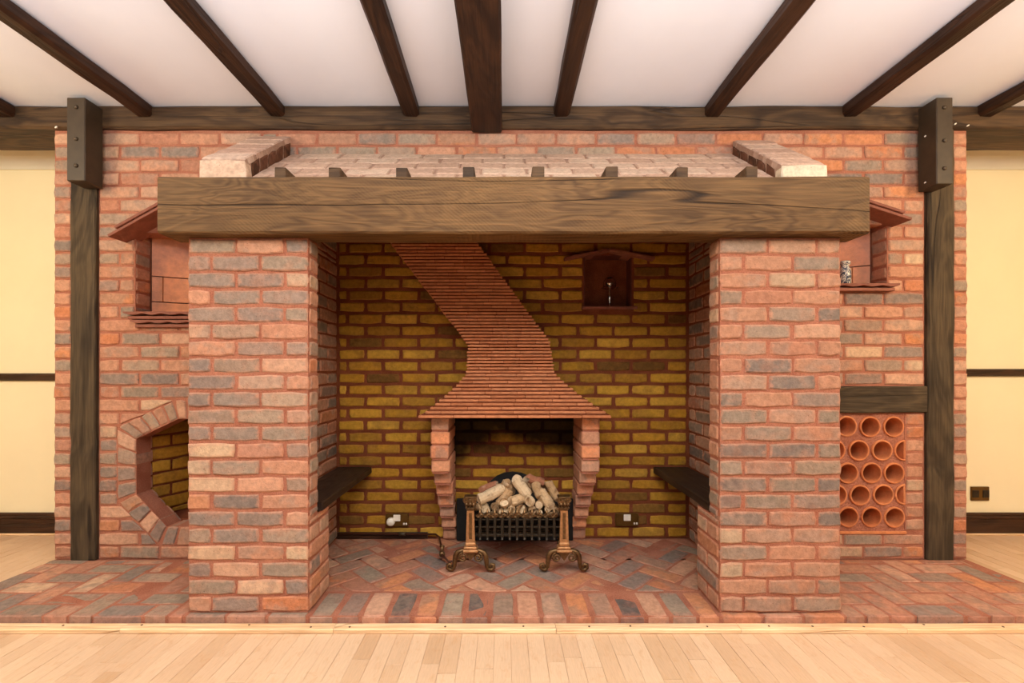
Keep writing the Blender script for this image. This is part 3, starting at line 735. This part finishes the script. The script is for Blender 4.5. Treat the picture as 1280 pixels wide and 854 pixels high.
def pipe_mesh(full=True, cut=None):
    n = 28; v = []; f = []
    for r, y in prof:
        for k in range(n):
            a = 2*math.pi*k/n; xx = r*math.cos(a)
            if cut is not None: xx = min(xx, cut-(.007 if r < RI+.001 else 0))
            v.append((xx, y, r*math.sin(a)))
    for i in range(len(prof)-1):
        for k in range(n): f.append((i*n+k, i*n+(k+1) % n, (i+1)*n+(k+1) % n, (i+1)*n+k))
    return mesh('pipe', v, f, False)
pm = pipe_mesh()
for c in cells:
    cut = RACK[1]-c[0]
    o = link('pipe', pm if cut > RO else pipe_mesh(cut=cut-.002), 'pipe', wrk); o.location = (c[0]+R.uniform(-.002, .002), YW-.002+R.uniform(-.002, .003), c[1]+R.uniform(-.002, .002))
MB().cbox(RACK[0], RACK[1]+.005, YW-.004, YW+.05, RACK[2]-.012, RACK[2]+.002, .002).build('sill_tile', 'pipe', wrk)

# ---------------------------------------------------------------- niches in the red wall
def niche(nr, slope, drop, ztip, label, rows, sills):
    a, b, z0, z1 = nr; cx = (a+b)/2
    root = empty('wall_niche', (cx, YW, z0)); tag(root, label, 'niche')
    kids = []
    yb0, dp = YW+.118, .10
    # dark lining box behind
    kids.append(MB().box(a-.03, b+.03, yb0+dp+.03, yb0+dp+.05, z0-.02, z1+.2).box(a-.03, a, YW+.11, yb0+dp+.04, z0-.02, z1+.2).box(b, b+.03, YW+.11, yb0+dp+.04, z0-.02, z1+.2)
                .box(a, b, YW+.02, yb0+dp+.04, z0-.02, z0-.002).box(a-.02, b+.02, YW+.11, yb0+dp+.04, z1+.19, z1+.21).build('lining', 'mortar'))
    # brick reveals
    tmp = empty('tmp')
    for xx, s in ((a, 1), (b, -1)):
        A, B = (YW+.002, YW+.118) if s > 0 else (-YW-.118, -YW-.002)
        lay(Frame((xx, 0, 0), (0, s, 0), (0, 0, 1), (s, 0, 0)), tmp, A, B, z0, z1, 'brick', pal(4, 1, 0, 1.5), L=5, phase=1.3, depth=.03, off=.004)
    # curved terracotta back: rows of tiles on a shallow arc
    def arc(t): return (a+.012+(b-a-.024)*t, yb0+dp*math.sin(math.pi*t))
    zz = z0
    for (h, nt, ph) in rows:
        ts = [0]+[(k+ph)/nt for k in range(nt) if 0 < (k+ph)/nt < 1]+[1]
        for t0, t1 in zip(ts, ts[1:]):
            n = max(3, int(14*(t1-t0))); m = MB(); P = [arc(t0+.004+(t1-t0-.008)*k/n) for k in range(n+1)]
            v = [(p[0], p[1]-.012, zz+.003) for p in P]+[(p[0], p[1]-.012, zz+h-.003) for p in P]+[(p[0], p[1]+.004, zz+.003) for p in P]+[(p[0], p[1]+.004, zz+h-.003) for p in P]
            q = n+1
            f = [(k, k+1, q+k+1, q+k) for k in range(n)]+[(2*q+k, 3*q+k, 3*q+k+1, 2*q+k+1) for k in range(n)]+[(q+k, q+k+1, 3*q+k+1, 3*q+k) for k in range(n)]+[(k, 2*q+k, 2*q+k+1, k+1) for k in range(n)]
            f += [(0, q, 3*q, 2*q), (n, 2*q+n, 3*q+n, q+n)]
            kids.append(m.add(v, f).build('back_tile', 'terracotta', None, False))
        zz += h
    # two pitched roof tiles meeting over the middle
    hw = (b-a)/2+drop
    for s in (-1, 1):
        for layer, (ext, up, out) in enumerate(((0, 0, .12), (-.045, .017, .13))):
            L = (hw+ext)/math.cos(slope)
            m = MB().cbox(-L, 0, -out, .05, 0, .015, .002).build('roof_tile', 'rooftile')
            m.matrix_world = Matrix.Translation((cx, YW, ztip+(hw)*math.tan(slope)+up)) @ (Matrix.Rotation(-slope, 4, 'Y') if s < 0 else Matrix.Rotation(math.pi, 4, 'Z') @ Matrix.Rotation(-slope, 4, 'Y'))
            if s > 0:
                for v in m.data.vertices: v.co.y = -v.co.y
                m.data.flip_normals()
            kids.append(m)
    # scalloped sill tiles, each row set further back
    for k in range(sills):
        n = 40; xx0, xx1 = a-.03+k*.03, b+.03-k*.03; m = MB(); zt = z0-.004-k*.045
        v = []
        for i in range(n+1):
            x = xx0+(xx1-xx0)*i/n; wv = .009*abs(math.sin(math.pi*(x-xx0)/.105))
            yo = YW-.045+k*.012
            v += [(x, yo, zt), (x, yo, zt-.008-wv), (x, YW+.05, zt), (x, YW+.05, zt-.017)]
        f = []
        for i in range(n):
            p, q = i*4, i*4+4
            f += [(p+1, q+1, q, p), (p, q, q+2, p+2), (p+1, p+3, q+3, q+1)]
        f += [(0, 2, 3, 1), (n*4, n*4+1, n*4+3, n*4+2)]
        kids.append(m.add(v, f).build('sill_tile', 'rooftile'))
        kids.append(MB().cbox(xx0+.015, xx1-.015, YW-.032+k*.012, YW+.03, zt-.04, zt-.022, .003).build('sill_tile', 'rooftile'))
    for c in list(tmp.children)+kids: reparent(c, root)
    bpy.data.objects.remove(tmp)
niche(NL, math.radians(29), .045, 1.78, 'brick niche with glazed terracotta back and two-row tile sill above the octagonal opening', [(.075, 1, 0), (.15, 3, .27), (.40, 1, 0)], 2)
niche(NR, math.radians(18), .027, 1.87, 'brick niche with terracotta back holding a painted bottle above the wine rack', [(.13, 2, .72), (.40, 1, 0)], 1)
# painted bottle
o = MB().lathe([(.026, 0), (.030, .006), (.031, .05), (.030, .085), (.022, .10), (.020, .112), (.027, .120), (.027, .134), (.020, .138)], 20).build('ceramic_bottle', 'bottle', None, True)
o.location = (X_(1056, 2.60), 2.60, NR[2]); tag(o, 'small blue and white painted ceramic bottle in the niche', 'bottle')

# niche with the lamp in the alcove
a, b, z0, z1 = NA
root = empty('wall_niche', ((a+b)/2, YA, z0)); tag(root, 'small dark gabled niche in the yellow brick back wall', 'niche')
kids = []
for s in (-1, 1):
    hw = .28; sl = math.radians(11); L = hw/math.cos(sl)
    m = MB().cbox(-L, 0, -.05, .1, 0, .018, .003).build('roof_tile', 'rooftile')
    m.matrix_world = Matrix.Translation(((a+b)/2, YA, z1-.045+hw*math.tan(sl))) @ (Matrix.Rotation(-sl, 4, 'Y') if s < 0 else Matrix.Rotation(math.pi, 4, 'Z') @ Matrix.Rotation(-sl, 4, 'Y'))
    if s > 0:
        for v in m.data.vertices: v.co.y = -v.co.y
        m.data.flip_normals()
    kids.append(m)
kids.append(MB().cbox(a-.015, b+.03, YA-.015, YA+.118, z0-.018, z0, .003).build('sill_tile', 'rooftile'))
kids.append(MB().box(a+.001, a+.007, YA+.008, YA+.118, z0+.001, z1-.001).box(b-.007, b-.001, YA+.008, YA+.118, z0+.001, z1-.001).box(a+.007, b-.007, YA+.008, YA+.118, z1-.008, z1-.001).build('lining', 'nichelining'))
for c in kids: reparent(c, root)
lx, ly = X_(762, YA+.05), YA+.05
root = empty('candle_lamp', (lx, ly, z0)); tag(root, 'slender silver candle lamp with clear glass dome in the gabled niche', 'lamp')
for nm, pr_, mt in (('stem', [(.020, 0), (.020, .004), (.008, .010), (.006, .03), (.011, .045), (.013, .07), (.010, .095), (.005, .10), (.008, .108), (.005, .115), (.007, .13)], 'silver'),
                    ('candle_cup', [(.006, .128), (.018, .138), (.027, .150), (.026, .157), (.012, .166)], 'silver')):
    q = MB().lathe(pr_, 16).build(nm, mt, root, True)
q = MB().lathe([(.055, .126), (.040, .130), (.041, .150), (.037, .172), (.026, .188), (.010, .195), (.008, .1935), (.024, .1865), (.035, .171), (.039, .150), (.038, .131), (.053, .127)], 24, cap=False).build('glass_dome', 'glass', root, True)

# ---------------------------------------------------------------- chimney hood of clay tiles
hood = empty('chimney_hood', (.05, YA, .80)); tag(hood, 'flared chimney hood and leaning flue built of thin clay tiles', 'chimney hood')
core = []
def interp(t, pts):
    for (a, va), (b, vb) in zip(pts, pts[1:]):
        if t <= b: return va+(vb-va)*(t-a)/(b-a)
    return pts[-1][1]
YH0, YH1 = 2.48, 2.72
zb0, zw0, zw1, zt1 = .802, 1.04, 1.185, 2.02
def prof_at(z):
    if z < zw0:
        t = (z-zb0)/(zw0-zb0); Y = YH0+(YH1-YH0)*(t**.9)
        c = .06*math.sin(math.pi*t)
        xl = X_(523.6, YH0)*(1-t)+X_(583, YH1)*t; xr = X_(765, YH0)*(1-t)+X_(693.5, YH1)*t
        return Y, xl+c*.35, xr-c*.35
    y = CY-(z-ZC)*F/YH1
    return YH1, X_(interp(-y, [(-470, 583), (-433, 584.7), (-316, 496.4), (-250, 446)]), YH1), X_(interp(-y, [(-470, 693.5), (-430, 688), (-302, 595), (-236, 547)]), YH1)
z = zb0; nt = 0; cm = MB()
while z < zt1:
    p = .0205 if z < zw0 else .0195
    Y, xl, xr = prof_at(z); n = max(2, round((xr-xl)/.19)); off = R.uniform(-.04, .04)
    cuts = [xl]+[xl+(xr-xl)*(k+.5*(nt % 2))/n+off for k in range(1 if nt % 2 == 0 else 0, n)]+[xr]
    cuts = [c for i, c in enumerate(cuts) if i in (0, len(cuts)-1) or (xl+.03 < c < xr-.03)]
    for a, b in zip(cuts, cuts[1:]):
        jy = R.uniform(-.003, .003)
        e0 = R.uniform(-.004, .004) if a == xl else .0008; e1 = R.uniform(-.004, .004) if b == xr else -.0008
        o = MB().cbox(a+e0, b+e1, Y+jy, YA-.001, z+.001, z+p-.0055, .0022).build('tile', 'tile'); reparent(o, hood)
    cm.box(xl+.012, xr-.012, Y+.012, YA-.001, z-.001, z+p)
    z += p; nt += 1
o = cm.build('mortar_core', 'mortar_dark'); reparent(o, hood); o['kind'] = 'stuff'

# corbelled jambs carrying the hood
for s, xo, xi, xob, xib, lab in ((-1, -.412, -.310, -.385, -.30, 'on the socket side with the plug'), (1, .540, .438, .51, .425, 'below the lamp niche side')):
    root = empty('fireplace_jamb', ((xo+xi)/2, YA, 0)); tag(root, 'corbelled brick jamb under the tile hood, '+('beside the gas pipe' if s < 0 else 'facing the bare stretch of skirting without a gas pipe'), 'jamb')
    yf = [2.86, 2.83, 2.79, 2.75, 2.70, 2.64, 2.575, 2.56, 2.56, 2.56]
    h = .801/10
    for k in range(10):
        t = k/6 if k < 6 else 1; a, b = sorted((xob+(xo-xob)*t, xib+(xi-xib)*t))
        o = MB().cbox(a+R.uniform(-.003, .003), b+R.uniform(-.003, .003), yf[k], YA-.001, k*h+.006, (k+1)*h-.004, .006).build('brick', 'brick', None, jitter=.0012)
        o.data.update(); c0 = Vector(((a+b)/2, (yf[k]+YA)/2, (k+.5)*h))
        for v in o.data.vertices: v.co -= c0
        o.location = c0; o.color = R.choice([lin(c) for c in ((206,146,110),(212,140,98),(200,132,96),(208,150,116))]); reparent(o, root)
        q = MB().box(a+.006, b-.006, yf[k]+.008, YA-.001, k*h-.004+(.004 if k == 0 else 0), k*h+.008).build('mortar_joint', 'mortar'); reparent(q, root)

# ---------------------------------------------------------------- benches in the alcove
for a, b, lab in ((AL+.002, -.838, 'on the side of the leaning flue'), (.945, AR-.002, 'below the lamp niche')):
    o = MB().cbox(a, b, 2.10, YA-.004, .412, .452, .004)
    o = timber('bench_board', ((a+b)/2, (2.105+YA-.006)/2, .433), (YA-.006-2.105, b-a, .040), 'y', 'bench', None, .004, 8, .001)
    tag(o, 'dark wooden bench board against the inglenook side wall '+lab, 'bench')

# ---------------------------------------------------------------- fire basket
YG = 2.40
bk = empty('fire_basket', (.07, YG+.1, 0)); tag(bk, 'black iron fire basket with brass columned andirons and scroll feet', 'fire basket')
def spiral(cx, cz, r0, r1, a0, a1, n=12, y=0): return [(cx+(r0+(r1-r0)*i/n)*math.cos(a0+(a1-a0)*i/n), y, cz+(r0+(r1-r0)*i/n)*math.sin(a0+(a1-a0)*i/n)) for i in range(n+1)]
def andiron(xc):
    root = empty('andiron', (xc, YG, 0))
    c0 = Vector(root.location)
    def put(mb, nm, mt, smooth=False):
        o = mb.build(nm, mt, None, smooth); o.parent = root; return o
    for s in (-1, 1):
        pts = [(p[0], -.014, p[2]) for p in spiral(s*.040, .082, .005, .024, -math.pi/2, -math.pi/2+s*3.0*math.pi, 22)]
        leg = [(s*.012, 0, .112), (s*.045, 0, .113), (s*.068, 0, .104), (s*.080, 0, .085), (s*.084, 0, .055), (s*.086, 0, .028), (s*.095, 0, .013), (s*.110, 0, .012), (s*.123, 0, .022), (s*.121, 0, .038), (s*.108, 0, .042), (s*.102, 0, .030), (s*.110, 0, .025)]
        put(MB().tube(leg, [.011, .013, .014, .014, .013, .011, .010, .0095, .010, .010, .009, .008, .007], 8), 'scroll_leg', 'bronze', True)
        put(MB().tube(pts, .0055, 6), 'scroll', 'bronze', True)
    put(MB().prism([(-.03, .104), (0, .062), (.03, .104)], 'y', -.012, .004), 'drop', 'bronze')
    put(MB().cbox(-.040, .040, -.03, .03, .110, .124, .004).cbox(-.034, .034, -.026, .026, .124, .140, .004).cbox(-.028, .028, -.022, .022, .140, .160, .005), 'base', 'brass')
    # tapered square column with a raised frame round a sunk panel
    m = MB()
    def taper(w0, w1, y, z0, z1, d): m.add([(-w0, y, z0), (w0, y, z0), (w0, d, z0), (-w0, d, z0), (-w1, y, z1), (w1, y, z1), (w1, d, z1), (-w1, d, z1)], [(0,3,2,1),(4,5,6,7),(0,1,5,4),(1,2,6,5),(2,3,7,6),(3,0,4,7)])
    taper(.023, .018, -.014, .160, .330, .018); put(m, 'column', 'brass')
    for s in (-1, 1):
        m = MB().add([(s*.020-.003, -.019, .168), (s*.020+.003, -.019, .168), (s*.0155+.003, -.019, .325), (s*.0155-.003, -.019, .325), (s*.020-.003, -.012, .168), (s*.020+.003, -.012, .168), (s*.0155+.003, -.012, .325), (s*.0155-.003, -.012, .325)],
                     [(0,1,2,3),(7,6,5,4),(0,4,5,1),(1,5,6,2),(2,6,7,3),(3,7,4,0)]); put(m, 'column_rib', 'brass')
    put(MB().box(-.008, .008, -.0155, -.012, .178, .315), 'sunk_panel', 'bronze')
    put(MB().cbox(-.021, .021, -.02, .02, .328, .338, .003).cbox(-.027, .027, -.024, .024, .338, .346, .003), 'neck', 'bronze')
    cap = MB().cbox(-.030, .030, -.026, .026, .352, .392, .006).cbox(-.034, .034, -.028, .028, .392, .402, .003)
    for s in (-1, 1): cap.tube([(p[0], -.028, p[2]) for p in spiral(s*.022, .385, .004, .014, 0, s*3.5*math.pi, 16)], .005, 6)
    for k in (-1, 0, 1): cap.tube([(k*.016, -.026, .350), (k*.018, -.032, .366), (k*.02, -.028, .374)], [.004, .007, .003], 6)
    put(cap, 'capital', 'bronze')
    put(MB().box(-.008, .008, .0, .22, .085, .10).box(-.01, .01, .20, .22, 0, .10), 'rear_bar', 'iron')
    root.parent = bk; root.matrix_parent_inverse = Matrix.Translation(-Vector(bk.location))
    return root
XL_, XR_ = X_(588.3, YG), X_(704.8, YG)
andiron(XL_); andiron(XR_)
bx0, bx1, bz0, bz1, by0, by1 = XL_+.028, XR_-.028, .176, .312, YG+.03, YG+.24
def bput(mb, nm, mt='iron', smooth=False): o = mb.build(nm, mt, None, smooth); reparent(o, bk); return o
for zz, hh in ((bz0, .012), (bz0+.045, .008), (bz0+.085, .008), (bz1-.03, .012)):
    bput(MB().cbox(bx0-.02, bx1+.02, by0, by0+.010, zz, zz+hh, .002), 'rail')
nb = 11
for k in range(nb):
    xx = bx0+(bx1-bx0)*(k+.5)/nb
    bput(MB().cbox(xx-.008, xx+.008, by0-.006, by0+.006, bz0-.006, bz1-.012, .002).tube([(xx, by0, bz0-.004), (xx, by0-.002, bz0-.014), (xx, by0, bz0-.021)], [.005, .009, .002], 6), 'bar')
    m = MB()
    for s in (-1, 1): m.tube([(p[0], by0-.006, p[2]) for p in spiral(xx+s*.008, bz1-.022, .004, .011, 0, s*3*math.pi, 10)], .004, 5)
    m.tube([(xx, by0, bz1-.03), (xx, by0-.004, bz1-.004), (xx, by0, bz1+.012)], [.005, .008, .002], 6)
    bput(m, 'finial', 'bronze')
for k in range(5): bput(MB().box(bx0-.02, bx1+.02, by0+.03+k*.04, by0+.045+k*.04, bz0-.012, bz0), 'grate_bar')
for xx in (bx0-.02, bx1+.012): bput(MB().box(xx, xx+.008, by0, by1, bz0-.012, bz1-.02), 'end_plate')
bput(MB().box(bx0-.02, bx1+.02, by1-.008, by1, bz0-.012, bz1-.02), 'back_plate')
# fireback
pts = [(-.34, 0), (.42, 0), (.42, .215)]
fbx0, fbx1 = X_(571, 2.845), X_(716, 2.845); cxm = X_(641, 2.845)
poly = [(fbx0, .005), (fbx1, .005), (fbx1, .26), (cxm+.17, .27)]+[(cxm+.17*math.cos(t*math.pi/10), .29+.14*math.sin(t*math.pi/10)) for t in range(0, 11)]+[(cxm-.17, .27), (fbx0, .26)]
o = MB().prism(poly, 'y', 2.835, 2.86).build('fireback', 'soot', None, origin=(cxm, 2.848, .005)); tag(o, 'sooty black iron fireback with arched top behind the logs', 'fireback')
# logs
LOGC = [lin(c) for c in ((190,158,120),(174,140,102),(200,174,140),(154,122,88))]
def zoomp(zx, zy, Y): return px(520+zx/3.88, 510+zy/3.88, Y)
def log(zx, zy, Y, ln, r, ax, col, big=True):
    c = zoomp(zx, zy, Y); ax = Vector(ax).normalized(); n = 12; pts = []; rs = []
    for i, t in enumerate((-1, -.97, -.5, 0, .5, .97, 1)):
        pts.append(ax*(ln/2*t)+Vector((R.uniform(-1, 1), R.uniform(-1, 1), R.uniform(-1, 1)))*r*.06); rs.append(r*(.9 if abs(t) == 1 else R.uniform(.94, 1.06)))
    o = MB().tube(pts, rs, n).build('ceramic_log', 'log', None, jitter=r*.025); o.location = c; o.color = col
    o.data.materials.append(M['log_end'])
    for p in o.data.polygons:
        if len(p.vertices) == n: p.material_index = 1
    tag(o, LOGL.get((zx, zy), 'pale cut ceramic log heaped in the fire basket') if big else 'small stubby ceramic log end packed behind the basket bars', 'log', 'larger logs on the heap' if big else 'small log ends behind the bars')
LOGL = {(360, 420): 'largest pale log, leaning up from the andiron capital beside the gas pipe', (512, 382): 'thick pale log standing slanted at the crown of the heap', (580, 352): 'short reddish log on top of the heap',
        (355, 386): 'reddish log lying half hidden behind the largest pale log', (550, 450): 'log lying end-on with a round pale cut face in mid heap', (662, 398): 'narrow log leaning over the andiron capital away from the gas pipe',
        (450, 385): 'brown upright log next to the thick slanted log at the crown', (628, 440): 'stout log slanting down just inside the andiron away from the gas pipe'}
for (zx, zy, Y, ln, r, ax, ci) in ((360,420,2.50,.135,.031,(1,.25,.42),2),(450,385,2.56,.085,.026,(.35,.5,-.8),1),(512,382,2.52,.105,.031,(.55,-.3,-.7),2),(580,352,2.57,.090,.025,(1,.2,-.35),3),(592,402,2.53,.080,.026,(.3,-.7,-.7),1),
        (662,398,2.54,.100,.024,(.45,-.2,-.8),1),(430,432,2.51,.090,.030,(.5,.3,.8),1),(628,440,2.50,.085,.029,(.5,-.5,-.6),0),(550,450,2.47,.06,.026,(.1,-1,.1),2),(495,445,2.50,.085,.028,(1,.3,.2),0),
        (355,386,2.60,.09,.024,(1,.2,.3),3),(545,378,2.58,.08,.022,(.3,.2,-.8),3),(405,385,2.60,.08,.022,(1,0,.2),1),(610,378,2.61,.09,.024,(1,.3,-.3),1)):
    log(zx, zy, Y, ln, r, ax, LOGC[ci] if not (zx == 580 or zx == 355) else lin((158, 104, 78)))
for (zx, zy, r, ci) in ((335,494,.026,2),(600,467,.022,1),(463,490,.022,0),(508,488,.025,3),(560,492,.022,1),(382,480,.022,3),(652,470,.024,1),(425,462,.026,1),(640,492,.018,3),(300,480,.02,1),(672,490,.018,3),(410,500,.018,3),(430,500,.014,0),(590,505,.016,1),(375,520,.02,1),(655,520,.018,3),(540,520,.018,3),(470,525,.018,1)):
    log(zx, zy, 2.488 + R.uniform(-.004, .008), R.uniform(.05, .07), r, (R.uniform(-.4, .4), -1, R.uniform(-.2, .4)), LOGC[ci], False)

# ---------------------------------------------------------------- sockets and gas pipe
def socket(xc, yc, Y, w, h, plate, plug, label):
    c = px(xc, yc, Y); root = empty('wall_socket', c); tag(root, label, 'socket')
    def put(mb, nm, mt): o = mb.build(nm, mt, None); o.parent = root
    put(MB().cbox(-w/2, w/2, -.010, .002, -h/2, h/2, .003), 'plate', plate)
    sw = 'white' if plug is not None else 'iron'
    for s in ((-1, 1) if plug is None else (0,)):
        put(MB().cbox(s*.035-.022, s*.035+.022, -.014, -.008, -.005 if plug is not None else -.025, .035 if plug is not None else .025, .002), 'module', sw)
    if plug is not None:
        for k in (.045, .060): put(MB().cbox(k-.005, k+.005, -.014, -.008, -.028, -.016, .001), 'switch', 'white')
    if plug:
        o = MB().lathe([(.026, 0), (.026, .020), (.020, .026)], 16).build('plug', 'white', root, True); o.location = (-.036, -.008, -.006); o.rotation_euler = (math.pi/2, 0, 0)
socket(496.5, 650, YA-.008, .145, .080, 'brassplate', True, 'brass wall socket with a round white plug on yellow bricks')
socket(783.5, 649.5, YA-.008, .145, .080, 'brassplate', False, 'brass wall socket with white switches and no plug on yellow bricks')
socket(1224, 617, YC-.002, .122, .095, 'brassplate', None, 'brass socket plate on the cream wall above the skirting')
gp = empty('gas_pipe', (-.8, YA-.03, 0)); tag(gp, 'dark gas pipe along the foot of the yellow wall', 'gas pipe')
zz = .035
def gput(mb, nm, mt): o = mb.build(nm, mt, None, True); reparent(o, gp)
gput(MB().tube([(AL+.01, YA-.02, zz), (-.9, YA-.02, zz), (-.43, YA-.03, zz), (-.40, 2.80, zz+.005), (-.36, 2.62, .05), (-.34, 2.50, .05), (-.30, 2.46, .03), (-.22, 2.47, .03)], .006, 8), 'tube', 'copper')
gput(MB().tube([(-.66, YA-.024, zz), (-.62, YA-.024, zz)], .013, 8), 'coupling', 'bolt')
gput(MB().tube([(-.345, 2.53, .05), (-.34, 2.50, .05)], .016, 8).tube([(-.342, 2.515, .05), (-.342, 2.515, .09)], [.008, .010], 8).tube([(-.355, 2.515, .092), (-.329, 2.515, .092)], .006, 6), 'valve', 'bronze')
o = timber('baseboard_alcove', ((AL-.45)/2-.02, YA-.006, .02), (.58, .012, .04), 'x', 'darkwood', None, .003, 4, 0); tag(o, 'low dark strip at the foot of the yellow wall', kind='structure')

# small white clips left on the beams
for (x, y, Y, d) in ((1162, 170, 2.47, 0), (1162, 228, 2.47, 0), (1194, 155, 2.48, 1), (1210, 157, 2.48, 1), (70, 159, 2.48, 2)):
    Y = {0: 2.50, 1: 2.536, 2: 2.536}[d]
    c = px(x, y, Y)
    if d == 0: c.x = X_(1171, 2.435)
    
    m = MB().tube([(-.006, 0, -.004), (0, 0, 0), (.006, 0, .004)], [.003, .0045, .003], 6).box(-.0015, .0015, 0, .008, -.0015, .0015)
    o = m.build('cable_clip', 'white'); o.location = c
    tag(o, ('small white cable clip on the side of the bracket by the wine rack' if d == 0 else 'small white cable clip on the wall plate beside the wine rack bracket' if d == 1 else 'small white cable clip on the wall plate near the octagonal oven bracket'), 'clip', ('clips on the bracket side', 'clips on the wall plate', 'clips on the wall plate')[d])
